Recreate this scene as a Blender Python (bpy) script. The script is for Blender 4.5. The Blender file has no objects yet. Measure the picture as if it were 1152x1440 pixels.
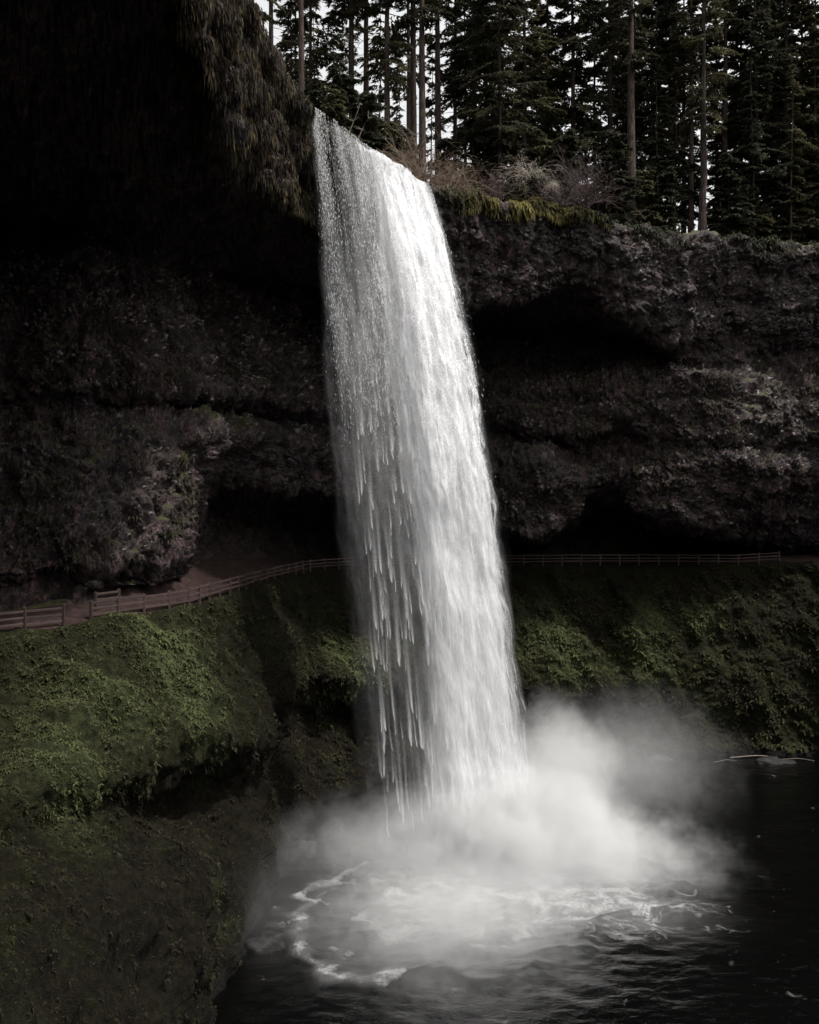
import bpy, math, random
import numpy as np
from mathutils import Vector, Matrix
R = math.radians
rng = np.random.default_rng(7)
random.seed(7)
SC = bpy.context.scene
COL = SC.collection

# ------------------------------------------------------------------ camera, sky, sun, exposure
FPX, CX, HY = 1300.0, 576.0, 714.0          # focal length, principal column and horizon row of the 1152x1440 photograph
cam = bpy.data.cameras.new('camera'); camo = bpy.data.objects.new('camera', cam); COL.objects.link(camo)
cam.sensor_fit = 'VERTICAL'; cam.sensor_height = 36.0; cam.lens = 36.0 * FPX / 1440
cam.shift_y = -(720 - HY) / 1440
cam.clip_start = 0.5; cam.clip_end = 3000
camo.location = (0, 0, 0); camo.rotation_euler = (R(90), 0, 0)
SC.camera = camo

SUN_EL, SUN_AZ = 66.0, 107.0               # azimuth: degrees clockwise from +Y (the camera's heading); 107 = high to the right
world = bpy.data.worlds.new('World'); SC.world = world; world.use_nodes = True
nt = world.node_tree; nt.nodes.clear()
sky = nt.nodes.new('ShaderNodeTexSky'); sky.sky_type = 'NISHITA'; sky.sun_disc = False
sky.sun_elevation = R(SUN_EL); sky.sun_rotation = R(SUN_AZ); sky.air_density = 1.6; sky.dust_density = 4.0; sky.ozone_density = 1.0
hsv = nt.nodes.new('ShaderNodeHueSaturation'); hsv.inputs['Saturation'].default_value = 0.05
bg = nt.nodes.new('ShaderNodeBackground'); bg.inputs['Strength'].default_value = 0.15
wo = nt.nodes.new('ShaderNodeOutputWorld')
nt.links.new(sky.outputs[0], hsv.inputs['Color']); nt.links.new(hsv.outputs[0], bg.inputs['Color']); nt.links.new(bg.outputs[0], wo.inputs['Surface'])

sl = bpy.data.lights.new('sun', 'SUN'); sl.energy = 2.8; sl.angle = R(3.0); sl.color = (1.0, 0.955, 0.9)
so = bpy.data.objects.new('sun', sl); COL.objects.link(so)
sd = Vector((math.sin(R(SUN_AZ)) * math.cos(R(SUN_EL)), math.cos(R(SUN_AZ)) * math.cos(R(SUN_EL)), math.sin(R(SUN_EL))))
so.rotation_euler = sd.to_track_quat('Z', 'Y').to_euler(); so.location = sd * 200

vs = SC.view_settings
vs.view_transform = 'Standard'; vs.look = 'None'; vs.exposure = 0.58; vs.gamma = 1.0; vs.use_curve_mapping = False
SC.render.engine = 'CYCLES'
cy = SC.cycles
cy.max_bounces = 5; cy.diffuse_bounces = 3; cy.glossy_bounces = 3; cy.transmission_bounces = 3
cy.volume_bounces = 2; cy.transparent_max_bounces = 40
cy.use_denoising = True
cy.volume_step_rate = 1.2; cy.volume_max_steps = 256

# ------------------------------------------------------------------ helpers
def tag(o, label=None, cat=None, group=None, kind=None):
    if label: o['label'] = label
    if cat: o['category'] = cat
    if group: o['group'] = group
    if kind: o['kind'] = kind
    return o
def empty(name, loc=(0, 0, 0), rz=0.0):
    o = bpy.data.objects.new(name, None); COL.objects.link(o)
    o.location = loc; o.rotation_euler = (0, 0, rz); o.empty_display_size = 0.2
    return o
def mesh_np(name, V, F, smooth=False, attrs=None, uv=None):
    V = np.asarray(V, np.float32); F = np.asarray(F, np.int32)
    m = bpy.data.meshes.new(name); n, k = F.shape
    m.vertices.add(len(V)); m.vertices.foreach_set('co', V.ravel())
    m.loops.add(n * k); m.loops.foreach_set('vertex_index', F.ravel())
    m.polygons.add(n); m.polygons.foreach_set('loop_start', np.arange(0, n * k, k, dtype=np.int32))
    if smooth: m.polygons.foreach_set('use_smooth', np.ones(n, bool))
    for an, a in (attrs or {}).items():
        a = np.asarray(a, np.float32)
        if a.ndim == 1:
            at = m.attributes.new(an, 'FLOAT', 'POINT'); at.data.foreach_set('value', a)
        else:
            at = m.attributes.new(an, 'FLOAT_COLOR', 'POINT')
            at.data.foreach_set('color', np.c_[a, np.ones(len(a), np.float32)].astype(np.float32).ravel())
    if uv is not None:
        l = m.uv_layers.new(name='UVMap'); l.data.foreach_set('uv', np.asarray(uv, np.float32)[F.ravel()].ravel())
    m.update(calc_edges=True); m.validate()
    return m
def obj(name, mesh, mat, parent=None):
    o = bpy.data.objects.new(name, mesh); COL.objects.link(o)
    if mat and not mesh.materials: mesh.materials.append(mat)
    if parent: o.parent = parent
    return o
def h3(i, j, k, s=0):
    h = (i.astype(np.int64) * 374761393 + j.astype(np.int64) * 668265263 + k.astype(np.int64) * 2147483647 + s * 1274126177) & 0xFFFFFFFF
    h = ((h ^ (h >> 13)) * 1274126177) & 0xFFFFFFFF
    h = ((h ^ (h >> 16)) * 2246822519) & 0xFFFFFFFF
    return ((h ^ (h >> 15)) & 0xFFFFFF) / float(0xFFFFFF)
def vnoise(P, s=0):
    i = np.floor(P); f = P - i; u = f * f * (3 - 2 * f); i = i.astype(np.int64)
    r = 0
    for a in (0, 1):
        for b in (0, 1):
            for c in (0, 1):
                w = (u[:, 0] if a else 1 - u[:, 0]) * (u[:, 1] if b else 1 - u[:, 1]) * (u[:, 2] if c else 1 - u[:, 2])
                r = r + w * h3(i[:, 0] + a, i[:, 1] + b, i[:, 2] + c, s)
    return r * 2 - 1
def fbm(P, o=4, s=0, g=0.5):
    r = 0; a = 1.0
    for k in range(o):
        r = r + a * vnoise(P * (2.03 ** k), s + k); a *= g
    return r
def worley(P, s=0):
    i = np.floor(P).astype(np.int64); f1 = np.full(len(P), 9.0); f2 = f1.copy(); cid = np.zeros(len(P))
    for a in (-1, 0, 1):
        for b in (-1, 0, 1):
            for c in (-1, 0, 1):
                ia, ib, ic = i[:, 0] + a, i[:, 1] + b, i[:, 2] + c
                d = np.sqrt((ia + h3(ia, ib, ic, s) - P[:, 0]) ** 2 + (ib + h3(ia, ib, ic, s + 1) - P[:, 1]) ** 2 + (ic + h3(ia, ib, ic, s + 2) - P[:, 2]) ** 2)
                nw = d < f1
                f2 = np.where(nw, f1, np.minimum(f2, d)); f1 = np.where(nw, d, f1)
                cid = np.where(nw, h3(ia, ib, ic, s + 3), cid)
    return f1, f2, cid
def sstep(a, b, x):
    t = np.clip((x - a) / (b - a), 0, 1); return t * t * (3 - 2 * t)
def tube(pts, rad, n=8, cap=True):
    """a tapered tube along pts -> (V, quads)"""
    pts = np.asarray(pts, float); rad = np.broadcast_to(np.asarray(rad, float), (len(pts),))
    T = np.gradient(pts, axis=0); T /= np.linalg.norm(T, axis=1, keepdims=True) + 1e-9
    up = np.where(np.abs(T[:, 2:3]) > 0.9, [[1., 0, 0]], [[0., 0, 1]])
    A = np.cross(T, up); A /= np.linalg.norm(A, axis=1, keepdims=True) + 1e-9
    B = np.cross(T, A)
    th = np.linspace(0, 2 * math.pi, n, endpoint=False)
    V = (pts[:, None] + rad[:, None, None] * (A[:, None] * np.cos(th)[None, :, None] + B[:, None] * np.sin(th)[None, :, None])).reshape(-1, 3)
    i, j = np.meshgrid(np.arange(len(pts) - 1), np.arange(n), indexing='ij'); j2 = (j + 1) % n
    F = np.stack([i * n + j, i * n + j2, (i + 1) * n + j2, (i + 1) * n + j], -1).reshape(-1, 4)
    return V, F
class Acc:
    def __init__(s): s.V = []; s.F = []; s.n = 0; s.A = []
    def add(s, V, F, a=None):
        s.V.append(np.asarray(V, float)); s.F.append(np.asarray(F) + s.n); s.n += len(V)
        if a is not None: s.A.append(np.asarray(a, float))
    def get(s): return np.concatenate(s.V), np.concatenate(s.F), (np.concatenate(s.A) if s.A else None)

# ------------------------------------------------------------------ materials
class NT:
    def __init__(s, name):
        s.m = bpy.data.materials.new(name); s.m.use_nodes = True; s.t = s.m.node_tree; s.t.nodes.clear()
        s.out = s.t.nodes.new('ShaderNodeOutputMaterial')
    def n(s, typ, **kw):
        o = s.t.nodes.new(typ)
        for k, v in kw.items(): setattr(o, k, v)
        return o
    def l(s, a, b): s.t.links.new(a, b)
    def val(s, sock, v):
        if hasattr(v, 'is_output') or hasattr(v, 'links'): s.l(v, sock)
        else: sock.default_value = v
    def math(s, op, a, b=0.0, c=None, clamp=False):
        o = s.n('ShaderNodeMath', operation=op); o.use_clamp = clamp
        s.val(o.inputs[0], a); s.val(o.inputs[1], b)
        if c is not None: s.val(o.inputs[2], c)
        return o.outputs[0]
    def noise(s, vec, scale, detail=4.0, rough=0.55, dist=0.0):
        o = s.n('ShaderNodeTexNoise'); s.l(vec, o.inputs['Vector']); o.inputs['Scale'].default_value = scale
        o.inputs['Detail'].default_value = detail; o.inputs['Roughness'].default_value = rough; o.inputs['Distortion'].default_value = dist
        return o.outputs['Fac']
    def ramp(s, fac, stops):
        o = s.n('ShaderNodeValToRGB'); e = o.color_ramp.elements
        while len(e) < len(stops): e.new(0.5)
        for k, (p, c) in enumerate(stops):
            e[k].position = p; e[k].color = tuple(c) + (1,) if len(c) == 3 else c
        s.l(fac, o.inputs[0]); return o.outputs[0]
    def mix(s, fac, a, b, mode='MIX'):
        o = s.n('ShaderNodeMix', data_type='RGBA', blend_type=mode); s.val(o.inputs[0], fac)
        for sock, v in ((o.inputs[6], a), (o.inputs[7], b)):
            if hasattr(v, 'links'): s.l(v, sock)
            else: sock.default_value = tuple(v) + (1,) if len(v) == 3 else v
        return o.outputs[2]
    def maprange(s, v, a, b, c=0.0, d=1.0):
        o = s.n('ShaderNodeMapRange'); s.l(v, o.inputs[0])
        for k, x in zip((1, 2, 3, 4), (a, b, c, d)): o.inputs[k].default_value = x
        return o.outputs[0]
    def mapping(s, vec, scale=(1, 1, 1), loc=(0, 0, 0)):
        o = s.n('ShaderNodeMapping'); s.l(vec, o.inputs[0]); o.inputs['Scale'].default_value = scale; o.inputs['Location'].default_value = loc
        return o.outputs[0]
    def mixv(s, p, amt):
        nz = s.n('ShaderNodeTexNoise'); s.l(p, nz.inputs['Vector']); nz.inputs['Scale'].default_value = 1.3; nz.inputs['Detail'].default_value = 3
        a = s.n('ShaderNodeVectorMath', operation='SCALE'); s.l(nz.outputs['Color'], a.inputs[0]); a.inputs['Scale'].default_value = amt * 3
        b = s.n('ShaderNodeVectorMath', operation='ADD'); s.l(p, b.inputs[0]); s.l(a.outputs[0], b.inputs[1]); return b.outputs[0]
    def pos(s): return s.n('ShaderNodeNewGeometry').outputs['Position']
    def bump(s, h, strength=0.5, dist=0.1):
        o = s.n('ShaderNodeBump'); s.l(h, o.inputs['Height']); o.inputs['Strength'].default_value = strength; o.inputs['Distance'].default_value = dist
        return o.outputs[0]
    def bsdf(s, col, rough=0.8, normal=None, spec=0.3):
        b = s.n('ShaderNodeBsdfPrincipled'); s.val(b.inputs['Base Color'], col if hasattr(col, 'links') else tuple(col) + (1,))
        s.val(b.inputs['Roughness'], rough); b.inputs['Specular IOR Level'].default_value = spec
        if normal is not None: s.l(normal, b.inputs['Normal'])
        s.l(b.outputs[0], s.out.inputs['Surface']); return b

def mat_rock():
    s = NT('wet_basalt'); p = s.pos()
    g = s.n('ShaderNodeNewGeometry')
    st = s.mapping(p, (1, 1, 0.55))
    big = s.noise(p, 0.11, 4); med = s.noise(st, 0.9, 6, 0.65); fine = s.noise(st, 4.5, 6, 0.7)
    c = s.ramp(med, [(0.30, (0.014, 0.011, 0.011)), (0.5, (0.042, 0.032, 0.032)), (0.72, (0.095, 0.074, 0.074))])
    vo = s.n('ShaderNodeTexVoronoi'); s.l(s.mapping(s.mixv(p, 0.25), (2.9, 2.9, 2.0)), vo.inputs['Vector']); vo.inputs['Scale'].default_value = 1.0
    vo2 = s.n('ShaderNodeTexVoronoi'); s.l(s.mapping(s.mixv(p, 0.12), (7.5, 7.5, 5.5)), vo2.inputs['Vector']); vo2.inputs['Scale'].default_value = 1.0
    cellc = s.n('ShaderNodeSeparateColor'); s.l(vo.outputs['Color'], cellc.inputs[0])
    cellc2 = s.n('ShaderNodeSeparateColor'); s.l(vo2.outputs['Color'], cellc2.inputs[0])
    cell = s.ramp(s.math('ADD', s.math('MULTIPLY', cellc.outputs[0], 0.5), s.math('MULTIPLY', cellc2.outputs[0], 0.5)), [(0.25, (0.25, 0.24, 0.24)), (0.55, (0.8, 0.78, 0.78)), (0.85, (2.3, 2.2, 2.2))])
    c = s.mix(1.0, c, cell, 'MULTIPLY')
    c2 = s.ramp(fine, [(0.32, (0.25, 0.22, 0.22)), (0.55, (0.9, 0.85, 0.85)), (0.75, (1.9, 1.75, 1.75))])
    c = s.mix(1.0, c, c2, 'MULTIPLY')
    tone = s.ramp(big, [(0.35, (1.12, 0.84, 0.83)), (0.62, (0.95, 0.88, 0.87))])
    c = s.mix(1.0, c, tone, 'MULTIPLY')
    sep = s.n('ShaderNodeSeparateXYZ'); s.l(g.outputs['Normal'], sep.inputs[0])
    up = s.math('ADD', sep.outputs[2], s.math('MULTIPLY', s.math('SUBTRACT', s.noise(p, 0.35, 5), 0.5), 2.2))
    mossf = s.maprange(up, 0.62, 1.0)
    mc = s.ramp(s.noise(p, 2.0, 5, 0.7), [(0.3, (0.012, 0.014, 0.005)), (0.5, (0.045, 0.046, 0.014)), (0.75, (0.10, 0.095, 0.03))])
    c = s.mix(mossf, c, mc)
    hgt = s.math('ADD', s.math('MULTIPLY', fine, 0.4), s.math('MULTIPLY', s.noise(st, 11.0, 4, 0.7), 0.25))
    hgt = s.math('ADD', hgt, s.math('ADD', s.math('MULTIPLY', cellc.outputs[1], 0.55), s.math('MULTIPLY', cellc2.outputs[1], 0.28)))
    s.bsdf(c, s.maprange(fine, 0.3, 0.7, 0.75, 0.42), s.bump(hgt, 1.0, 0.45), 0.35)
    return s.m
def mat_bank():
    s = NT('mossy_soil'); p = s.pos()
    a = s.n('ShaderNodeAttribute', attribute_name='tint').outputs['Color']
    fine = s.noise(p, 3.2, 6, 0.7)
    v = s.ramp(fine, [(0.3, (0.15, 0.15, 0.15)), (0.52, (0.7, 0.7, 0.7)), (0.75, (1.7, 1.7, 1.6))])
    c = s.mix(1.0, a, v, 'MULTIPLY')
    s.bsdf(c, 0.9, s.bump(s.math('ADD', fine, s.noise(p, 12, 3, 0.7)), 1.0, 0.25), 0.1)
    return s.m
def mat_path():
    s = NT('red_brown_dirt'); p = s.pos(); n = s.noise(p, 1.6, 6, 0.65)
    c = s.ramp(n, [(0.3, (0.012, 0.007, 0.006)), (0.55, (0.030, 0.018, 0.0155)), (0.75, (0.058, 0.036, 0.031))])
    s.bsdf(c, 0.9, s.bump(n, 0.5, 0.1), 0.15); return s.m
def mat_tint(name, rough=0.8, spec=0.15, trans=0.35):
    s = NT(name)
    a = s.n('ShaderNodeAttribute', attribute_name='tint').outputs['Color']
    b = s.bsdf(a, rough, None, spec)
    if trans:
        t = s.n('ShaderNodeBsdfTranslucent'); s.l(a, t.inputs[0])
        m = s.n('ShaderNodeMixShader'); m.inputs[0].default_value = trans
        s.l(b.outputs[0], m.inputs[1]); s.l(t.outputs[0], m.inputs[2]); s.l(m.outputs[0], s.out.inputs['Surface'])
    return s.m
def mat_bark(name, dark, light):
    s = NT(name); p = s.n('ShaderNodeTexCoord').outputs['Object']
    st = s.mapping(p, (5, 5, 0.7)); n = s.noise(st, 1.6, 6, 0.7)
    oi = s.n('ShaderNodeObjectInfo').outputs['Random']
    c = s.ramp(n, [(0.35, dark), (0.7, light)])
    c = s.mix(1.0, c, s.ramp(oi, [(0, (0.6, 0.6, 0.6)), (1, (1.25, 1.2, 1.15))]), 'MULTIPLY')
    s.bsdf(c, 0.9, s.bump(n, 0.9, 0.08), 0.1); return s.m
def mat_stone():
    s = NT('wet_black_stone'); p = s.pos(); n = s.noise(p, 2.5, 6, 0.65)
    c = s.ramp(n, [(0.3, (0.008, 0.007, 0.007)), (0.55, (0.018, 0.016, 0.016)), (0.75, (0.036, 0.032, 0.032))])
    s.bsdf(c, 0.65, s.bump(n, 0.7, 0.15), 0.2); return s.m
def mat_wood(name='weathered_rail_wood'):
    s = NT(name); p = s.n('ShaderNodeTexCoord').outputs['Object']
    n = s.noise(s.mapping(p, (3, 14, 14)), 1.5, 5, 0.6)
    oi = s.n('ShaderNodeObjectInfo').outputs['Random']
    c = s.ramp(n, [(0.3, (0.03, 0.02, 0.018)), (0.7, (0.085, 0.06, 0.055))])
    c = s.mix(1.0, c, s.ramp(oi, [(0, (0.65, 0.65, 0.65)), (1, (1.2, 1.15, 1.1))]), 'MULTIPLY')
    s.bsdf(c, 0.75, s.bump(n, 0.4, 0.02), 0.25); return s.m
def mat_water():
    """falling white water: density attribute and stretched noise decide where there is water"""
    s = NT('white_water')
    uv = s.n('ShaderNodeTexCoord').outputs['UV']
    dens = s.n('ShaderNodeAttribute', attribute_name='wetness').outputs['Fac']
    soft = s.n('ShaderNodeAttribute', attribute_name='softness').outputs['Fac']
    streak = s.noise(s.mapping(uv, (1.5, 0.16, 1)), 1.0, 5, 0.6, 0.4)
    fine = s.noise(s.mapping(uv, (6.0, 1.5, 1)), 1.0, 4, 0.7)
    spk = s.noise(s.mapping(uv, (13.0, 6.5, 1)), 1.0, 3, 0.7)
    grain = s.math('ADD', s.math('MULTIPLY', fine, 0.5), s.math('MULTIPLY', spk, 0.5))
    gw = s.math('SUBTRACT', 1.0, s.math('MULTIPLY', soft, 0.75))
    n = s.math('ADD', s.math('MULTIPLY', streak, s.math('SUBTRACT', 1.0, s.math('MULTIPLY', gw, 0.6))), s.math('MULTIPLY', grain, s.math('MULTIPLY', gw, 0.6)))
    k = s.math('SUBTRACT', 9.0, s.math('MULTIPLY', soft, 5.0))
    a = s.math('MULTIPLY', s.math('SUBTRACT', s.math('ADD', s.math('MULTIPLY', dens, 0.62), n), 0.72), k, clamp=True)
    hz = s.math('MULTIPLY', dens, s.math('MULTIPLY', s.math('SUBTRACT', s.math('ADD', streak, s.math('MULTIPLY', fine, 0.5)), 0.42), 1.15), clamp=True)
    a = s.math('MAXIMUM', a, hz)
    a = s.math('MULTIPLY', a, s.math('MULTIPLY', dens, 6.0, clamp=True))
    a = s.math('MULTIPLY', a, s.math('SUBTRACT', 1.0, s.math('MULTIPLY', soft, 0.35)))
    d = s.n('ShaderNodeBsdfDiffuse'); d.inputs[0].default_value = (0.90, 0.90, 0.91, 1)
    t = s.n('ShaderNodeBsdfTranslucent'); t.inputs[0].default_value = (0.90, 0.90, 0.91, 1)
    m1 = s.n('ShaderNodeMixShader'); m1.inputs[0].default_value = 0.4; s.l(d.outputs[0], m1.inputs[1]); s.l(t.outputs[0], m1.inputs[2])
    tr = s.n('ShaderNodeBsdfTransparent'); m2 = s.n('ShaderNodeMixShader')
    s.l(a, m2.inputs[0]); s.l(tr.outputs[0], m2.inputs[1]); s.l(m1.outputs[0], m2.inputs[2]); s.l(m2.outputs[0], s.out.inputs['Surface'])
    return s.m
def mat_drop(name, use_alpha):
    s = NT(name)
    d = s.n('ShaderNodeBsdfDiffuse'); d.inputs[0].default_value = (0.90, 0.90, 0.91, 1)
    t = s.n('ShaderNodeBsdfTranslucent'); t.inputs[0].default_value = (0.90, 0.90, 0.91, 1)
    m1 = s.n('ShaderNodeMixShader'); m1.inputs[0].default_value = 0.4; s.l(d.outputs[0], m1.inputs[1]); s.l(t.outputs[0], m1.inputs[2])
    if use_alpha:
        a = s.n('ShaderNodeAttribute', attribute_name='wetness').outputs['Fac']
        tr = s.n('ShaderNodeBsdfTransparent'); m2 = s.n('ShaderNodeMixShader')
        s.l(a, m2.inputs[0]); s.l(tr.outputs[0], m2.inputs[1]); s.l(m1.outputs[0], m2.inputs[2]); s.l(m2.outputs[0], s.out.inputs['Surface'])
    else: s.l(m1.outputs[0], s.out.inputs['Surface'])
    return s.m
def mat_pool():
    s = NT('dark_pool_water'); p = s.pos()
    foam = s.n('ShaderNodeAttribute', attribute_name='foam').outputs['Fac']
    w = s.mapping(p, (1, 1, 0)); 
    big = s.noise(w, 0.55, 5, 0.65, 0.8); lace = s.noise(w, 2.6, 7, 0.78, 0.7); fl = s.noise(s.mapping(p, (0.7, 1.3, 0)), 3.6, 6, 0.78, 0.3)
    ridge = s.math('SUBTRACT', 1.0, s.math('MULTIPLY', s.math('ABSOLUTE', s.math('SUBTRACT', lace, 0.5)), 7.0), clamp=True)
    f1 = s.math('MULTIPLY', s.math('SUBTRACT', s.math('ADD', foam, big), 0.98), 3.0, clamp=True)
    f2 = s.math('MULTIPLY', ridge, s.math('MULTIPLY', s.math('SUBTRACT', s.math('ADD', foam, big), 0.665), 1.9, clamp=True))
    fk = s.math('MULTIPLY', s.math('SUBTRACT', fl, 0.665), 10.0, clamp=True)
    fac = s.math('MAXIMUM', s.math('MAXIMUM', f1, f2), s.math('MULTIPLY', fk, 0.5), clamp=True)
    wave = s.math('ADD', s.noise(s.mapping(p, (0.9, 1.5, 0)), 1.1, 5, 0.6, 0.5), s.math('MULTIPLY', s.noise(w, 5.0, 3, 0.6), 0.25))
    b = s.bsdf((0.0012, 0.0012, 0.0012), 0.07, s.bump(wave, 0.5, 0.13), 0.4)
    d = s.n('ShaderNodeBsdfDiffuse'); d.inputs[0].default_value = (0.8, 0.8, 0.8, 1)
    fac = s.math('MULTIPLY', s.math('MAXIMUM', fac, s.math('MULTIPLY', s.math('MULTIPLY', foam, foam), 1.3)), 0.8, clamp=True)
    m = s.n('ShaderNodeMixShader'); s.l(fac, m.inputs[0]); s.l(b.outputs[0], m.inputs[1]); s.l(d.outputs[0], m.inputs[2]); s.l(m.outputs[0], s.out.inputs['Surface'])
    return s.m
def mat_mist(name, amp, seed):
    s = NT(name); tc = s.n('ShaderNodeTexCoord').outputs['Object']
    ln = s.n('ShaderNodeVectorMath', operation='LENGTH'); 
    p = s.pos()
    nz = s.noise(s.mapping(p, (1, 1, 1), (seed * 7.3, seed * 3.1, 0)), 0.32, 5, 0.6, 0.3)
    s.l(tc, ln.inputs[0])
    bl = s.noise(s.mapping(p, (1, 1, 1), (seed * 2.3, 0, seed * 5.1)), 0.75, 4, 0.6, 0.8)
    r = s.math('ADD', ln.outputs['Value'], s.math('ADD', s.math('MULTIPLY', s.math('SUBTRACT', nz, 0.5), 1.2), s.math('MULTIPLY', s.math('SUBTRACT', bl, 0.5), 0.6)))
    f = s.maprange(r, 0.92, 0.12)
    f = s.math('MULTIPLY', s.math('MULTIPLY', f, f), s.maprange(nz, 0.3, 0.62, 0.25, 1.25))
    f = s.math('MULTIPLY', f, s.maprange(ln.outputs['Value'], 1.0, 0.8))
    v = s.n('ShaderNodeVolumePrincipled'); v.inputs['Color'].default_value = (0.985, 0.985, 0.985, 1); v.inputs['Anisotropy'].default_value = 0.1
    s.l(s.math('MULTIPLY', f, amp), v.inputs['Density']); s.l(v.outputs[0], s.out.inputs['Volume'])
    return s.m
M = dict(rock=mat_rock(), bank=mat_bank(), path=mat_path(), leaf=mat_tint('fern_leaves'), needle=mat_tint('fir_needles', 0.7, 0.2, 0.3),
         twig=mat_tint('bare_twigs', 0.8, 0.15, 0), chip=mat_tint('basalt_chips', 0.5, 0.35, 0), stone=mat_stone(), bark=mat_bark('fir_bark', (0.02, 0.015, 0.013), (0.115, 0.088, 0.078)),
         paleb=mat_bark('pale_dead_wood', (0.10, 0.085, 0.075), (0.30, 0.26, 0.235)), wood=mat_wood(), water=mat_water(),
         drop=mat_drop('water_drops', False), comet=mat_drop('water_tongues', True), pool=mat_pool())

# ------------------------------------------------------------------ the canyon: one lofted surface, level curves as (bearing column, distance, height)
def I(px, y, d): return (px, d, (HY - y) / FPX * d)          # a surveyed point: bearing, elevation angle, distance
def W(px, d, z): return (px, d, z)
POOL, TRAIL = -26.5, -6.75
rim = [W(-700, 9.5, 32), W(-300, 14.5, 32), W(0, 22, 31.5), W(110, 27, 31), W(200, 33.5, 30.5), W(280, 41, 30), I(345, 0, 54.6), I(372, 62, 60), I(400, 106, 65), I(432, 150, 70),
       I(470, 187, 71.5), I(520, 222, 73.5), I(600, 262, 77.5), I(622, 268, 81), I(700, 278, 87), I(760, 283, 91), I(850, 298, 95), I(900, 312, 98), I(960, 330, 101), I(1060, 342, 104), I(1152, 348, 106), W(1300, 106, 31), W(1700, 98, 31), W(2200, 84, 31)]
face = [W(-700, 11, 26), W(-300, 17, 26), W(0, 25, 25), W(110, 30, 25), W(200, 36.5, 24.5), I(280, 60, 45), I(310, 160, 50), I(345, 215, 56.5), I(400, 275, 66), I(437, 310, 72),
        I(480, 340, 75), I(560, 390, 81), I(640, 428, 88), I(700, 425, 93), I(760, 415, 96.5), I(830, 418, 99), I(900, 455, 101), I(945, 485, 103), I(1030, 450, 105), I(1152, 440, 108), W(1300, 107, 22), W(1700, 99, 22), W(2200, 85, 22)]
ctop = [W(-700, 30, 20), W(-300, 50, 20), I(0, 300, 68), I(110, 310, 68), I(200, 350, 71), I(280, 372, 78), I(345, 384, 85), I(400, 395, 91), I(437, 400, 96), I(480, 408, 101), I(560, 428, 106),
        I(640, 448, 110), I(760, 436, 114), I(830, 442, 114), I(900, 478, 109), I(945, 495, 104.5), I(1030, 470, 105.5), I(1152, 470, 109.5), W(1300, 108, 19), W(1700, 100, 19), W(2200, 86, 19)]
cbot = [W(-700, 29.5, 18), W(-300, 49.5, 18), I(0, 348, 67), I(110, 345, 66.5), I(200, 402, 70), I(280, 416, 76), I(345, 425, 82), I(400, 440, 88), I(437, 450, 93), I(480, 460, 98), I(560, 490, 105),
        I(640, 516, 109), I(700, 522, 111), I(760, 526, 112), I(830, 526, 112), I(900, 516, 108), I(945, 512, 105), I(1030, 515, 106), I(1090, 500, 110), I(1152, 500, 110), W(1300, 108, 17), W(1700, 100, 17), W(2200, 86, 17)]
brow = [W(-700, 28, 14), W(-300, 47, 14), I(0, 430, 64), I(110, 420, 64), I(200, 440, 67.5), I(280, 452, 73.5), I(345, 465, 79.5), I(437, 485, 90), I(480, 495, 95), I(560, 515, 101),
        I(640, 538, 104.5), I(760, 545, 106), I(830, 540, 106.5), I(900, 524, 105), I(945, 520, 104), I(1030, 528, 103.5), I(1090, 545, 106), I(1152, 545, 107), W(1300, 106, 13), W(1700, 98, 13), W(2200, 84, 13)]
mbot = [W(-700, 27, 10), W(-300, 45.5, 10), I(0, 540, 62), I(110, 545, 62.5), I(200, 543, 66), I(280, 548, 71), I(345, 556, 77), I(437, 570, 87.5), I(480, 575, 93), I(560, 585, 100),
        I(640, 580, 104), I(700, 588, 104.5), I(760, 600, 105), I(830, 615, 105), I(870, 585, 104.5), I(920, 600, 104), I(1030, 615, 103), I(1152, 610, 106), W(1300, 105, 9), W(1700, 97, 9), W(2200, 83, 9)]
rec = [W(-700, 27.5, 8), W(-300, 46, 8), I(0, 572, 64), I(110, 570, 64), I(200, 572, 70.5), I(280, 575, 76), I(345, 582, 82), I(437, 592, 92), I(480, 600, 97), I(560, 605, 103),
       I(640, 602, 107), I(700, 606, 108), I(760, 622, 107), I(830, 640, 108), I(870, 610, 107), I(920, 625, 105), I(1030, 630, 104), I(1152, 630, 109), W(1300, 106, 8), W(1700, 98, 8), W(2200, 84, 8)]
lbrow = [W(-700, 26, 5), W(-300, 44, 5), I(0, 612, 60.5), I(110, 610, 61), I(200, 606, 65), I(280, 614, 69.5), I(345, 612, 78), I(437, 622, 88.5), I(480, 630, 95), I(560, 640, 101),
         I(640, 648, 104), I(700, 655, 103.5), I(760, 648, 102), I(815, 672, 103.5), I(832, 672, 106), I(900, 660, 104.5), I(960, 655, 103), I(1040, 645, 102), I(1090, 660, 104), I(1152, 660, 107), W(1300, 104, 4), W(1700, 96, 4), W(2200, 82, 4)]
lbot = [W(-700, 24, -4), W(-300, 41, -4), I(0, 812, 56), I(110, 800, 57.5), I(200, 788, 61), I(255, 768, 66), I(278, 735, 69), I(292, 690, 76), I(345, 688, 81), I(437, 692, 91), I(480, 700, 97), I(560, 720, 102),
        I(640, 735, 104.5), I(700, 748, 103.5), I(760, 756, 103), I(812, 738, 104), I(834, 694, 107.5), I(870, 694, 107), I(905, 725, 105), I(960, 738, 104), I(1010, 742, 107), I(1045, 762, 113), I(1152, 765, 112.5), W(1300, 102, -3), W(1700, 94, -3), W(2200, 80, -3)]
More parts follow.
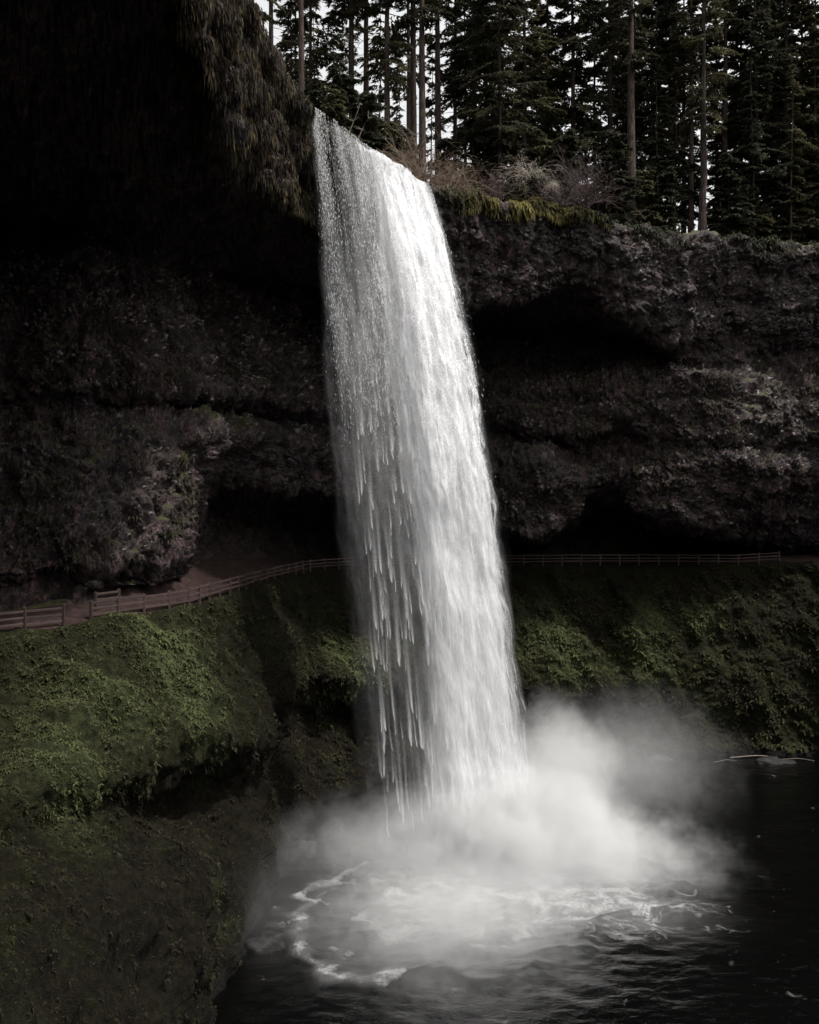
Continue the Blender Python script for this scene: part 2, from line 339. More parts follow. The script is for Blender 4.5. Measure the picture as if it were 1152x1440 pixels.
cvtop = [W(-700, 24.5, -4.5), W(-300, 42, -4.5), I(0, 826, 57), I(110, 818, 59), I(200, 806, 63), I(255, 792, 70), I(278, 775, 78), I(292, 705, 90), I(345, 704, 99), I(437, 708, 113), I(560, 730, 123),
         I(640, 745, 121), I(760, 762, 117), I(812, 745, 121), I(834, 712, 126), I(900, 732, 126), I(1010, 750, 124), I(1045, 772, 117), I(1152, 774, 116), W(1300, 103, -4.5), W(1700, 95, -4.5), W(2200, 81, -4.5)]
tin = [W(-700, 25, -6.4), W(-300, 42, -6.4), W(0, 55, -6.2), W(110, 58, -6), W(200, 63.5, -5.4), W(255, 72, -5.0), W(290, 84, -4.6), W(345, 93, -5.2), W(437, 110, -6.2), W(560, 120, -6.3),
       W(640, 119, -6.4), W(760, 117, -6.4), W(834, 122, -6.4), W(1010, 122, -6.4), W(1045, 118, -6), W(1152, 116, -5.6), W(1300, 103, -6), W(1700, 95, -6), W(2200, 81, -6)]
tout = [W(-700, 22, TRAIL), W(-300, 36, TRAIL), W(0, 50, TRAIL), W(74, 51.5, TRAIL), W(195, 58.5, TRAIL), W(261, 62.5, TRAIL), W(330, 74, TRAIL), W(437, 99, TRAIL), W(500, 105, TRAIL), W(640, 109, TRAIL), W(900, 111, TRAIL), W(1040, 110.5, TRAIL), W(1100, 109.5, -6.4), W(1152, 107, -6.3), W(1300, 100, -7), W(1700, 90, -7), W(2200, 78, -7)]
s1 = [W(-700, 19, -9), W(-300, 30.5, -10), I(0, 1000, 44), I(110, 965, 47.5), I(200, 952, 54), I(280, 932, 59.5), I(345, 922, 71), I(400, 900, 82), I(437, 890, 90.5), I(500, 880, 97.5), I(700, 872, 105.5), I(800, 880, 106), I(850, 885, 107.5), I(900, 880, 105), I(1000, 880, 106), I(1152, 865, 104), W(1300, 97, -13), W(1700, 86, -13), W(2200, 74, -13)]
s2 = [W(-700, 15, -12), W(-300, 22.5, -13), I(0, 1130, 37.5), I(110, 1095, 42), I(200, 1092, 46.5), I(250, 1062, 52), I(280, 1036, 55), I(345, 1032, 61.5), I(374, 1052, 65.5), I(400, 978, 78), I(437, 952, 86), I(500, 955, 92), I(600, 960, 97), I(700, 955, 101.5), I(760, 975, 102), I(840, 980, 102), I(900, 985, 102.5), I(1000, 965, 103), I(1152, 960, 101.5), W(1300, 95, -19), W(1700, 83, -19), W(2200, 71, -19)]
s3 = [W(-700, 14.5, -13), W(-300, 22, -14), I(0, 1180, 36.5), I(110, 1150, 42.5), I(180, 1140, 49), I(215, 1135, 53), I(250, 1122, 58), I(280, 1095, 61.5), I(345, 1092, 69), I(374, 1092, 73), I(400, 1022, 85), I(437, 1002, 93), I(500, 1010, 98.5), I(600, 1005, 103), I(700, 1000, 107), I(760, 1006, 104.5), I(900, 1010, 102.6), I(1152, 990, 101), W(1300, 94, -21), W(1700, 82, -21), W(2200, 70, -21)]
s4 = [W(-700, 12, -18), W(-300, 19, -18), I(0, 1330, 30.5), I(110, 1300, 35), I(200, 1270, 41.5), I(280, 1250, 49.5), I(345, 1240, 58.5), I(400, 1150, 75), I(437, 1110, 84.5), I(500, 1072, 92.5), I(600, 1060, 97), I(700, 1042, 101.3), I(1152, 1040, 100), W(1300, 93, -24.5), W(1700, 81, -24.5), W(2200, 69, -24.5)]
sh = [W(-700, 7, POOL - .1), W(-300, 11, POOL - .1), W(0, 20, POOL - .1), W(110, 27, POOL - .1), W(200, 36, POOL - .1), W(280, 44, POOL - .1), W(345, 53, POOL - .1), W(400, 70, POOL - .1), W(437, 78, POOL - .1), W(500, 86, POOL - .1), W(600, 92, POOL - .1), W(700, 97.8, POOL - .1), W(760, 99, POOL - .1), W(1152, 98, POOL - .1), W(1300, 91, POOL - .1), W(1700, 79, POOL - .1), W(2200, 67, POOL - .1)]
under = [(p, d - 3, z - 3) for p, d, z in sh]
back = [(p, d + 75, 33.5) for p, d, z in rim]
rimin = [(p, d + 5, z + 0.7) for p, d, z in rim]
levels = [back, rimin, rim, face, ctop, cbot, brow, mbot, rec, lbrow, lbot, cvtop, tin, tout, s1, s2, s3, s4, sh, under]
nrows = [10, 12, 90, 60, 26, 34, 66, 22, 24, 80, 18, 22, 16, 66, 66, 30, 66, 60, 8]
cols = np.concatenate([np.linspace(-700, -75, 40), np.arange(-60, 1213, 1.75), np.linspace(1230, 2200, 45)])
NU = len(cols)
def lev(L):
    L = np.array(L); return np.interp(cols, L[:, 0], L[:, 1]), np.interp(cols, L[:, 0], L[:, 2])
def blur(A, sg, ax):
    k = int(sg * 3); w = np.exp(-0.5 * (np.arange(-k, k + 1) / sg) ** 2); w /= w.sum()
    P = np.concatenate([np.repeat(A.take([0], ax), k, ax), A, np.repeat(A.take([-1], ax), k, ax)], ax)
    return sum(w[i] * P.take(range(i, i + A.shape[ax]), ax) for i in range(2 * k + 1))
LD, LZ = zip(*[lev(L) for L in levels])
LZ = list(LZ); LD = list(LD); jz = np.stack([cols / 26.0, cols * 0, cols * 0], -1)
rj = sstep(605, 640, cols)
LZ[2] = LZ[2] + rj * 0.7 * fbm(jz, 4, 700); LD[2] = LD[2] + rj * 1.0 * fbm(jz * 0.7, 3, 710)
D = []; Zr = []; lvl = []
for j in range(len(levels) - 1):
    t = np.linspace(0, 1, nrows[j], endpoint=(j == len(levels) - 2))[:, None]
    D.append(LD[j] * (1 - t) + LD[j + 1] * t); Zr.append(LZ[j] * (1 - t) + LZ[j + 1] * t); lvl.append(j + t[:, 0])
D = np.concatenate(D); Zr = np.concatenate(Zr); lvl = np.concatenate(lvl); NV = len(lvl)
D = blur(blur(D, 3.0, 0), 4.0, 1); Zr = blur(blur(Zr, 3.0, 0), 4.0, 1)
Xg = (cols - CX) / FPX * D
G = np.stack([Xg, D, Zr], -1)                       # undisplaced grid (NV, NU, 3)
def gnormals(G):
    du = np.gradient(G, axis=1); dv = np.gradient(G, axis=0)
    n = np.cross(dv, du); n /= np.linalg.norm(n, axis=-1, keepdims=True) + 1e-9
    return n
NG = gnormals(G); NG = blur(blur(NG, 3, 0), 3, 1); NG /= np.linalg.norm(NG, axis=-1, keepdims=True) + 1e-9
P = G.reshape(-1, 3)
Lr = np.repeat(lvl, NU)
rockm = sstep(1.9, 2.1, Lr) * (1 - sstep(11.6, 12.0, Lr))
bankm = sstep(12.9, 13.25, Lr) * (1 - sstep(17.85, 18.3, Lr))
trailm = sstep(11.7, 12.0, Lr) * (1 - sstep(12.95, 13.1, Lr))
topm = 1 - sstep(1.8, 2.0, Lr)
W1 = P + 1.2 * np.stack([vnoise(P * 0.3, 50), vnoise(P * 0.3, 51), vnoise(P * 0.3, 52)], -1)
f1, f2, cid = worley(W1 * np.array([0.75, 0.75, 0.42]), 11)
g1, g2, gid = worley(W1 * np.array([2.0, 2.0, 1.3]), 21)
lo = fbm(P * 0.13, 3, 1); mid = fbm(P * np.array([0.5, 0.5, 0.75]), 4, 9)
strata = vnoise(np.stack([P[:, 0] * 0.05, P[:, 1] * 0.05, P[:, 2] * 0.9 + lo], -1), 77)
rockd = 1.0 * lo + 0.45 * mid + 0.4 * strata + (cid - 0.5) * 0.75 + 0.5 * np.minimum(f2 - f1, 0.35) + (gid - 0.5) * 0.34 + 0.30 * np.minimum(g2 - g1, 0.4)
bankd = 0.9 * fbm(P * 0.16, 3, 31) + 0.42 * fbm(P * 0.7, 4, 35) + 0.16 * np.abs(fbm(P * 2.2, 3, 39))
ridge = fbm(np.stack([P[:, 0] * 0.5 + P[:, 2] * 0.25, P[:, 1] * 0.12, P[:, 2] * 0.10], -1), 3, 61)
bankd += 0.6 * ridge
near = np.clip(P[:, 1] / 45, 0.35, 1)
disp = (rockm * rockd + bankm * bankd * near + trailm * 0.07 * mid + topm * 0.5 * mid)
GD = (P + NG.reshape(-1, 3) * disp[:, None]).reshape(NV, NU, 3)
ND = gnormals(GD)
def grid_mesh(name, r0, r1, attrs=None):
    V = GD[r0:r1 + 1].reshape(-1, 3); nr = r1 - r0 + 1
    i, j = np.meshgrid(np.arange(nr - 1), np.arange(NU - 1), indexing='ij'); a = i * NU + j
    F = np.stack([a, a + 1, a + NU + 1, a + NU], -1).reshape(-1, 4)[:, ::-1]
    return mesh_np(name, V, F, True, attrs)
rows = np.concatenate([[0], np.cumsum(nrows)])
r_tin, r_tout = rows[12], rows[13]
# moss / fern / bare earth colours over the bank: patches of different plants, plus shade painted low on the left
PATCH = [I(225, 935, 57), I(150, 960, 49), I(290, 1000, 57), I(120, 1080, 42), I(480, 935, 94), I(760, 900, 105), I(800, 930, 104), I(900, 905, 104), I(930, 870, 105), I(985, 870, 106), I(1050, 640, 103), I(240, 600, 68)]
PR = [5.0, 5.0, 4.0, 3.5, 4.0, 5.0, 4.0, 4.5, 3.5, 3.0, 3.5, 2.0]
def veg_tint(Pq):
    n = fbm(Pq * 0.28, 4, 91); n2 = fbm(Pq * 1.1, 3, 95)
    lush = np.zeros(len(Pq))
    for (px, d, z), r in zip(PATCH, PR):
        c = np.array([(px - CX) / FPX * d, d, z]); lush = np.maximum(lush, np.exp(-((Pq - c) ** 2).sum(1) / (r * r)))
    lush = np.clip(lush * 1.15 + 0.40 * n - 0.08, 0, 1)[:, None]
    brown = np.clip(0.5 + 0.8 * n2 + 0.9 * sstep(-13, -19, Pq[:, 2]) * (Pq[:, 0] < -1), 0, 1.25)[:, None]  # extra brown low on the left stands in for shade there
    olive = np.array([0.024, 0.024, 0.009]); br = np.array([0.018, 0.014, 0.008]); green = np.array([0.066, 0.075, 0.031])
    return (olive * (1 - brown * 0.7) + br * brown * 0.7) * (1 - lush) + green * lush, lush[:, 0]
def struct(name, mesh, mat, label):
    o = obj(name, mesh, mat); tag(o, label, name.replace('_', ' '), None, 'structure'); return o
struct('cliff', grid_mesh('cliff', 0, r_tin), M['rock'], 'dark wet basalt cliff curving round the pool, undercut and overhanging')
struct('trail', grid_mesh('trail', r_tin, r_tout), M['path'], 'red-brown dirt trail passing through the alcove behind the falls')
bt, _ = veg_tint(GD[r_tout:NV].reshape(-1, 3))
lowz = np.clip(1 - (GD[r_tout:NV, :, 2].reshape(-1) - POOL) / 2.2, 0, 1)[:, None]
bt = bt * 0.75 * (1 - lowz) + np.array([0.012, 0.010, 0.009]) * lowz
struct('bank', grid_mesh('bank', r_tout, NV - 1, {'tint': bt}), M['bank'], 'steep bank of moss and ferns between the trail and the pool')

# canyon side and valley behind the viewpoint (out of frame): added to block sky light from behind
def hillside_blocker():
    az = np.radians(np.linspace(52, 318, 80)); t = np.linspace(0, 1, 24)
    A, T = np.meshgrid(az, t, indexing='ij')
    rad = 62 + 55 * T; z = POOL - 2 + 64 * sstep(0, 1, T) * 1.0
    X = 22 + np.sin(A) * rad * 1.0; Y = 30 + np.cos(A) * rad
    V = np.stack([X, Y, z], -1).reshape(-1, 3); V += 2.5 * np.stack([fbm(V * 0.08, 3, 5), fbm(V * 0.08, 3, 6), fbm(V * 0.08, 3, 7)], -1)
    n, k = A.shape; i, j = np.meshgrid(np.arange(n - 1), np.arange(k - 1), indexing='ij'); a = i * k + j
    F = np.stack([a, a + 1, a + k + 1, a + k], -1).reshape(-1, 4)
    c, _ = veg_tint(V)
    return mesh_np('hillside_blocker', V, F, True, {'tint': c})
struct('hillside_blocker', hillside_blocker(), M['bank'], 'unseen canyon side opposite the falls, added to block sky light')

# ------------------------------------------------------------------ waterfall geometry
LA, LB = np.array([-7.75, 70.0, 30.4]), np.array([1.42, 77.2, 26.9])
BA, BB = np.array([-2.6, 66.6, POOL]), np.array([9.1, 70.9, POOL])
FN = np.array([0.66, -0.75, 0.0])                               # outward, away from the cliff
def fall_point(w, s, off=0.0):
    """w 0..1 along the lip, s 0..1 down the drop (both arrays), off: metres out from the cliff"""
    w = np.asarray(w, float)[..., None]; s = np.asarray(s, float)[..., None]
    lip = LA * (1 - w) + LB * w; base = BA * (1 - w) + BB * w
    lip = lip + np.array([0, 0, -1.0]) * (0.9 * np.sin(math.pi * np.clip(w, 0, 1)) ** 1.0) * np.clip(w, 0, 1) * 0.3
    lip = lip + np.array([0, 0, 0.18]) * fbm(np.concatenate([w * 9, w * 0, w * 0], -1).reshape(-1, 3), 3, 530).reshape(w.shape)
    h = np.clip(s, 0, 1) ** 0.80
    p = lip * (1 - s) + base * s
    p[..., :2] = (lip * (1 - h) + base * h)[..., :2]
    return p + FN * np.asarray(off)[..., None]

# pool
def pool_mesh():
    xs = np.concatenate([np.linspace(-60, -14, 24), np.arange(-13.5, 46, 0.22), np.linspace(47, 120, 30)])
    ys = np.concatenate([np.linspace(-70, 40, 40), np.arange(40.5, 101, 0.22), np.linspace(102, 112, 6)])
    X, Y = np.meshgrid(xs, ys, indexing='ij'); Q = np.stack([X, Y, 0 * X], -1).reshape(-1, 3)
    c = np.array([5.5, 69.5]); v = Q[:, :2] - c
    r = np.hypot(v[:, 0], v[:, 1]); dirx = v[:, 0] / (r + 1e-6)
    n = fbm(Q * 0.22, 4, 140); n2 = fbm(Q * 0.6, 3, 150)
    # splash front: lobes to the left and towards the viewpoint, a shorter one to the right
    ang = np.arctan2(v[:, 1], v[:, 0])
    reach = np.interp(ang, [-3.15, -2.9, -2.67, -2.43, -2.09, -1.8, -1.47, -1.0, -0.56, 0.0, 0.6, 3.15], [6.5, 10.5, 14, 16.2, 21, 16.5, 17.5, 13, 14, 11, 9, 6.5])
    reach = reach + 1.6 * n + 0.7 * n2
    q = r / reach
    foam = 0.50 * np.exp(-(r / 6.5) ** 2) + 0.20 * (1 - sstep(0.6, 1.02, q)) + 0.26 * np.exp(-((q - 0.98) / 0.045) ** 2) * (ang < -1.9)
    foam += 0.30 * np.exp(-((v[:, 0] - 9.5) / 5.0) ** 2 - ((v[:, 1] + 9) / 3.5) ** 2)
    amp = 0.03 + 0.17 * np.exp(-(r / 14) ** 2)
    z = POOL + amp * (fbm(Q * np.array([0.5, 0.8, 1]), 4, 160)) + 0.25 * np.exp(-((q - 0.98) / 0.05) ** 2)
    V = np.stack([Q[:, 0], Q[:, 1], z], -1)
    a, b = X.shape; i, j = np.meshgrid(np.arange(a - 1), np.arange(b - 1), indexing='ij'); k = i * b + j
    F = np.stack([k, k + b, k + b + 1, k + 1], -1).reshape(-1, 4)
    return mesh_np('plunge_pool', V, F, True, {'foam': np.clip(foam, 0, 1)})
struct('plunge_pool', pool_mesh(), M['pool'], 'black plunge pool with foam spreading from the foot of the falls')

fall = empty('waterfall', tuple(BA * 0.5 + BB * 0.5)); 
tag(fall, 'tall white waterfall plunging over the lip into the dark pool', 'waterfall', None, 'structure')
inv = Matrix.Translation(-Vector(fall.location))
def fpart(name, mesh, mat):
    mesh.transform(inv); return obj(name, mesh, mat, fall)
def sheet(k, off, w0, w1, dfun, seed):
    nw, ns = 100, 320
    w = np.linspace(w0, w1, nw); s = np.linspace(0, 1, ns) ** 1.05
    Wg, S = np.meshgrid(w, s, indexing='ij')
    Wf, Sf = Wg.ravel(), S.ravel()
    grow = 0.25 + 0.75 * sstep(0, 0.25, Sf)
    um, vm = Wf * 11.7, Sf * 55.0
    Q = np.stack([um * 0.55, vm * 0.16, np.full_like(um, seed * 9.1)], -1)
    o = off * grow + 0.45 * grow * fbm(Q, 4, 200 + seed) + 0.12 * fbm(Q * np.array([5, 4, 1]), 2, 230 + seed)
    V = fall_point(Wf, Sf, o)
    dens = np.clip(dfun(Wf, Sf), 0, 1)
    soft = sstep(0.30, 0.75, Sf)
    i, j = np.meshgrid(np.arange(nw - 1), np.arange(ns - 1), indexing='ij'); a = i * ns + j
    F = np.stack([a, a + 1, a + ns + 1, a + ns], -1).reshape(-1, 4)
    uv = np.stack([um + 31.7 * seed, vm + 17.3 * seed], -1)
    fpart('water_curtain', mesh_np('water_curtain', V, F, True, {'wetness': dens, 'softness': soft}, uv), M['water'])
def core(w, s):
    a = 0.50 - 0.05 * sstep(0.6, 1, s) + 0.03 * vnoise(np.stack([s * 9, s * 0, s * 0], -1), 3)
    return sstep(a - 0.10, a + 0.12, w) * (1 - sstep(0.955 + 0.02 * s, 1.03, w))
def veil(w, s):
    v = (0.30 + 0.10 * sstep(0.15, 0.5, w) - 0.15 * sstep(0.2, 0.7, s)) * sstep(-0.02, 0.05, w) * (1 - sstep(0.97, 1.03, w))
    st = sstep(-0.35, 0.45, fbm(np.stack([w * 46, s * 1.2, w * 0], -1), 3, 520))
    top = (1 - sstep(0.10, 0.30, s)) * (1 - sstep(0.12, 0.40, w))
    return v * (1 - top * (1 - st))
edge = lambda w, s: sstep(0.0, 0.06, w) * (1 - sstep(0.97, 1.02, w))
sheet(0, -1.1, -0.01, 1.03, lambda w, s: np.maximum(core(w, s) * 0.95, veil(w, s) * 0.8), 1)
sheet(1, -0.6, 0.30, 1.03, lambda w, s: core(w, s) * 0.95, 2)
sheet(2, -0.1, -0.01, 1.03, lambda w, s: np.maximum(core(w, s) * 0.85, veil(w, s)), 3)
sheet(3, 0.4, 0.35, 1.04, lambda w, s: core(w, s) * 0.72, 4)
sheet(4, 0.9, -0.01, 1.05, lambda w, s: np.maximum(core(w, s) * 0.55, veil(w, s) * 0.75), 5)
sheet(5, 1.4, 0.25, 1.05, lambda w, s: core(w, s) * 0.42 + 0.04, 6)

def drops():
    n = 90000
    w = rng.random(n); s = rng.random(n) ** 1.15
    # more of them in the upper fall and along its ragged right edge
    k = rng.random(n)
    er = k < 0.22; w = np.where(er, 0.94 + 0.045 * rng.standard_normal(n).clip(-2, 1.5), w)
    el = (k > 0.22) & (k < 0.25); w = np.where(el, 0.02 + 0.012 * rng.standard_normal(n), w)
    clump = vnoise(np.stack([w * 30, s * 14, np.zeros(n)], -1), 300)
    keep = rng.random(n) < np.clip(0.55 + 0.9 * clump, 0.05, 1) * (1 - (0.90 + 0.10 * (w < 0.5)) * sstep(0.15, 0.5, s))
    w, s = w[keep], s[keep]; n = len(w)
    off = 0.3 + 0.55 * rng.standard_normal(n) * sstep(0, 0.2, s)
    c = fall_point(w, s, off)
    t = fall_point(w, np.minimum(s + 0.004, 1.0), off) - fall_point(w, np.maximum(s - 0.004, 0), off); t /= np.linalg.norm(t, axis=1, keepdims=True)
    L = (0.04 + 0.12 * rng.random(n) ** 2) * (1 + 1.5 * s); r = 0.008 + 0.020 * rng.random(n) ** 3
    a = np.cross(t, np.array([1.0, 0.2, 0])); a /= np.linalg.norm(a, axis=1, keepdims=True); b = np.cross(t, a)
    V = np.stack([c + t * L[:, None], c + a * r[:, None], c + (-0.5 * a + 0.87 * b) * r[:, None], c + (-0.5 * a - 0.87 * b) * r[:, None], c - t * L[:, None]], 1).reshape(-1, 3)
    f = np.array([[0, 1, 2], [0, 2, 3], [0, 3, 1], [4, 2, 1], [4, 3, 2], [4, 1, 3]])
    F = (np.arange(n)[:, None, None] * 5 + f).reshape(-1, 3)
    o = fpart('water_drops', mesh_np('water_drops', V, F), M['drop']); o['kind'] = 'stuff'
drops()
def comets():
    """falling tongues of water: thin crossed blades with a pointed lower tip and a tail that widens and thins upwards"""
    acc = Acc(); n = 300
    side0 = np.array([0.75, 0.66, 0.0]); tt = np.array([0, .03, .07, .13, .22, .36, .54, .76, 1]); cr = np.linspace(-1, 1, 5)
    ca = np.array([0, .6, 1, .6, 0]); al = np.array([0.8, 1, .9, .62, .40, .25, .14, .06, 0.0]); wp = np.array([0.0, .35, .6, .8, .95, 1.0, 1.1, 1.25, 1.4])
    for q in range(n):
        g = np.random.default_rng(1000 + q)
        left = g.random() < 0.45
        s = g.uniform(0.30, 0.97) if left else g.uniform(0.20, 0.93)
        w = g.uniform(0.03, 0.5) if left else g.uniform(0.4, 0.98)
        big = g.random() < 0.3
        L = g.uniform(1.6, 3.6) * (1.8 if big else 1.0) * (0.6 + s); wd = g.uniform(0.07, 0.17) * (1.7 if big else 1); off = g.uniform(0.4, 1.5); k = g.uniform(0.25, 0.85)
        sw = np.maximum(s - tt * L / 55.0, 0.01); wob = np.cumsum(g.standard_normal(9)) * 0.0022
        pts = fall_point(w + wob, sw, np.full(9, off))
        for ang in (0.0, 1.1):
            sd2 = side0 * math.cos(ang) + FN * math.sin(ang)
            skew = g.uniform(-.25, .25)
            V = pts[:, None] + (cr[None, :, None] + skew * tt[:, None, None]) * (wd * wp)[:, None, None] * sd2
            i, j = np.meshgrid(np.arange(8), np.arange(4), indexing='ij'); a = i * 5 + j
            F = np.stack([a, a + 1, a + 6, a + 5], -1).reshape(-1, 4)
            acc.add(V.reshape(-1, 3), F, (k * al[:, None] * ca[None]).ravel())
    V, F, A = acc.get()
    o = fpart('water_tongues', mesh_np('water_tongues', V, F, True, {'wetness': A}), M['comet']); o['kind'] = 'stuff'
comets()
# spray thrown up at the foot
def mist(px, y, d, sx, sy, sz, amp, label, seed):
    p = I(px, y, d); c = ((px - CX) / FPX * d, d, max(p[2], POOL))
    t = np.linspace(0, math.pi, 14); f = np.linspace(0, 2 * math.pi, 24, endpoint=False)
    T, Fh = np.meshgrid(t, f, indexing='ij')
    V = np.stack([np.sin(T) * np.cos(Fh), np.sin(T) * np.sin(Fh), np.cos(T)], -1).reshape(-1, 3)
    i, j = np.meshgrid(np.arange(13), np.arange(24), indexing='ij')
    F = np.stack([i * 24 + j, (i + 1) * 24 + j, (i + 1) * 24 + (j + 1) % 24, i * 24 + (j + 1) % 24], -1).reshape(-1, 4)
    m = mesh_np('mist', V, F); o = obj('mist', m, mat_mist('mist_%d' % seed, amp, seed)); o.location = c; o.scale = (sx, sy, sz)
    tag(o, label, 'mist', None, 'stuff'); return o
mist(715, 1190, 70.0, 12.5, 8.5, 8.5, 2.4, 'dense white spray where the falls hit the pool', 1)
mist(800, 1220, 68, 15, 9, 6.0, 0.8, 'low white spray spreading over the pool right of the falls', 2)
mist(790, 1088, 75, 7.0, 6, 8.0, 0.7, 'billowing spray cloud rising beside the foot of the falls', 3)
mist(890, 1080, 82, 12.0, 9, 9.5, 0.10, 'thin grey spray drifting before the mossy bank', 4)
mist(540, 1200, 68, 11, 6, 6.0, 0.30, 'thin spray under the broken left edge of the falls', 5)
mist(630, 1330, 57, 12.5, 11, 6.0, 0.34, 'thin spray veil over the foam in front of the falls', 6)
mist(395, 1290, 58, 8, 8, 7.0, 0.03, 'faint spray drifting against the dark foot of the bank', 7)

# ------------------------------------------------------------------ fences along the trail
def interp_level(L, px):
    A = np.array(L); d = np.interp(px, A[:, 0], A[:, 1]); z = np.interp(px, A[:, 0], A[:, 2]); return Vector(((px - CX) / FPX * d, d, z))
def path_points(L, p0, p1, spacing, back=0.35):
    pp = [interp_level(L, p) for p in np.linspace(p0, p1, 600)]
    out = [pp[0]]; acc = 0
    for a, b in zip(pp, pp[1:]):
        acc += (b - a).length
        if acc >= spacing: out.append(b); acc = 0
    return [Vector((q.x * (1 + back / q.y), q.y + back, q.z)) for q in out]
def bevel_box(name, sx, sy, sz, b, sub=0):
    import bmesh
    bm = bmesh.new(); bmesh.ops.create_cube(bm, size=1); bmesh.ops.scale(bm, vec=(sx, sy, sz), verts=bm.verts)
    bmesh.ops.bevel(bm, geom=list(bm.edges), offset=b, segments=1, affect='EDGES')
    m = bpy.data.meshes.new(name); bm.to_mesh(m); bm.free(); return m
post_m = bevel_box('post', 0.17, 0.17, 1.5, 0.015); rail_m = bevel_box('rail', 1.0, 0.07, 0.14, 0.012)
for m in (post_m, rail_m): m.materials.append(M['wood'])
def fence(pts, label, rails=(0.35, 0.70, 1.06), hgt=1.22):
    root = empty('rail_fence', pts[0]); tag(root, label, 'fence', 'rail fences along the trail')
    for q in pts:
        o = obj('post', post_m, None, root); o.location = q - pts[0] + Vector((0, 0, hgt - 0.75)); o.rotation_euler = (random.uniform(-.03, .03), random.uniform(-.03, .03), random.uniform(0, .4))
    for a, b in zip(pts, pts[1:]):
        v = b - a
        for h in rails:
            o = obj('rail', rail_m, None, root)
            o.location = (a + b) / 2 - pts[0] + Vector((0, 0, h + random.uniform(-.03, .03)))
            o.rotation_euler = (0, -math.asin(v.z / v.length) + random.uniform(-.012, .012), math.atan2(v.y, v.x)); o.scale = (v.length + 0.1, 1, 1)
    return root
fence(path_points(tout, -120, 118, 2.35), 'heavy brown rail fence with stout posts above the mossy bank', (0.30, 0.66, 1.02), 1.25)
fence(path_points(tout, 128, 505, 2.35), 'brown rail fence climbing from the bank towards the back of the falls')
fence([q + Vector((0, 3.0, 0.35)) for q in path_points(tout, 110, 172, 2.2)], 'short brown rail fence on the upper side of the trail below the rock wall')
fence(path_points(tout, 520, 1098, 2.3), 'far rail fence from behind the falls along the black cave to the mossy mound')

# ------------------------------------------------------------------ ground cover
def scatter(rsel, n, cmin=-55, cmax=1207, keep=None):
    """random surface samples of the canyon grid between two rows -> positions, normals"""
    c = np.where((cols > cmin) & (cols < cmax))[0]
    i = rng.integers(rsel[0], rsel[1], n); j = rng.choice(c[:-1], n)
    a, b = rng.random((2, n, 1))
    p = GD[i, j] * (1 - a) * (1 - b) + GD[i + 1, j] * a * (1 - b) + GD[i, j + 1] * (1 - a) * b + GD[i + 1, j + 1] * a * b
    return p, -NG[i, j] if False else NG[i, j], i, j
def rosettes(Pq, Nq, size, tint, blades=5, droop=0.5, up=0.6, width=0.16):
    n = len(Pq); V = []; C = []
    ax = Nq * (1 - up) + np.array([0, 0, 1.0]) * up; ax /= np.linalg.norm(ax, axis=1, keepdims=True)
    t1 = np.cross(ax, np.array([0.31, 0.9, 0.2])); t1 /= np.linalg.norm(t1, axis=1, keepdims=True); t2 = np.cross(ax, t1)
    for k in range(blades):
        th = rng.random(n) * 2 * math.pi; out = t1 * np.cos(th)[:, None] + t2 * np.sin(th)[:, None]
        side = np.cross(ax, out); L = (size * (0.6 + 0.8 * rng.random(n)))[:, None]; el = (0.25 + 0.9 * rng.random(n))[:, None]
        m = Pq + L * (out * np.cos(el) * 0.6 + ax * np.sin(el) * 0.6)
        e = m + L * (out * 0.5 + ax * 0.1 - np.array([0, 0, 1.0]) * droop * 0.6)
        wd = L * width
        V.append(np.stack([Pq - ax * 0.05, m + side * wd, e, m - side * wd], 1)); C.append(np.repeat((tint * (0.6 + 0.8 * rng.random((n, 1))))[:, None], 4, 1))
    V = np.concatenate(V).reshape(-1, 3); C = np.concatenate(C).reshape(-1, 3)
    F = np.arange(len(V)).reshape(-1, 4)
    F = np.concatenate([F[:, [0, 1, 3]], F[:, [1, 2, 3]]])
    return V, F, C
def stuff(name, V, F, C, mat, label, cat):
    o = obj(name, mesh_np(name, V, F, False, {'tint': C}), mat); tag(o, label, cat, None, 'stuff'); return o
p, nn, i, j = scatter((r_tout + 2, rows[18] - 3), 118000)
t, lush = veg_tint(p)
keep = (p[:, 2] > POOL + 0.35) & (rng.random(len(p)) < 0.35 + 0.65 * lush) & (fbm(p * 0.8, 3, 400) > -0.28)
p, nn, t, lush = p[keep], nn[keep], t[keep], lush[keep]
size = np.clip(p[:, 1] * 0.0028, 0.09, 0.25) * (0.6 + 1.7 * rng.random(len(p)) ** 4)
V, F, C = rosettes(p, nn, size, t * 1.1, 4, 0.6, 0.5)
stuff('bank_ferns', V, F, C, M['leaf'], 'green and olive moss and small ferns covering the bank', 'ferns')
# sparse ferns and dead stalks on the cliff ledges
p, nn, i, j = scatter((rows[2] + 2, rows[11]), 110000)
keep = (nn[:, 2] > -0.15) & (rng.random(len(p)) < 0.10 + 0.9 * sstep(0.1, 0.5, fbm(p * 0.35, 3, 410)))
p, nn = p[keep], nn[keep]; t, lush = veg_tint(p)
t = np.where(rng.random((len(p), 1)) < 0.5, np.array([[0.055, 0.042, 0.036]]), t)
V, F, C = rosettes(p, nn, 0.16 + 0.30 * rng.random(len(p)) ** 2, t, 4, 0.9, 0.3, 0.14)
stuff('cliff_ferns', V, F, C, M['leaf'], 'small drooping ferns and dead stalks on the rock ledges', 'ferns')
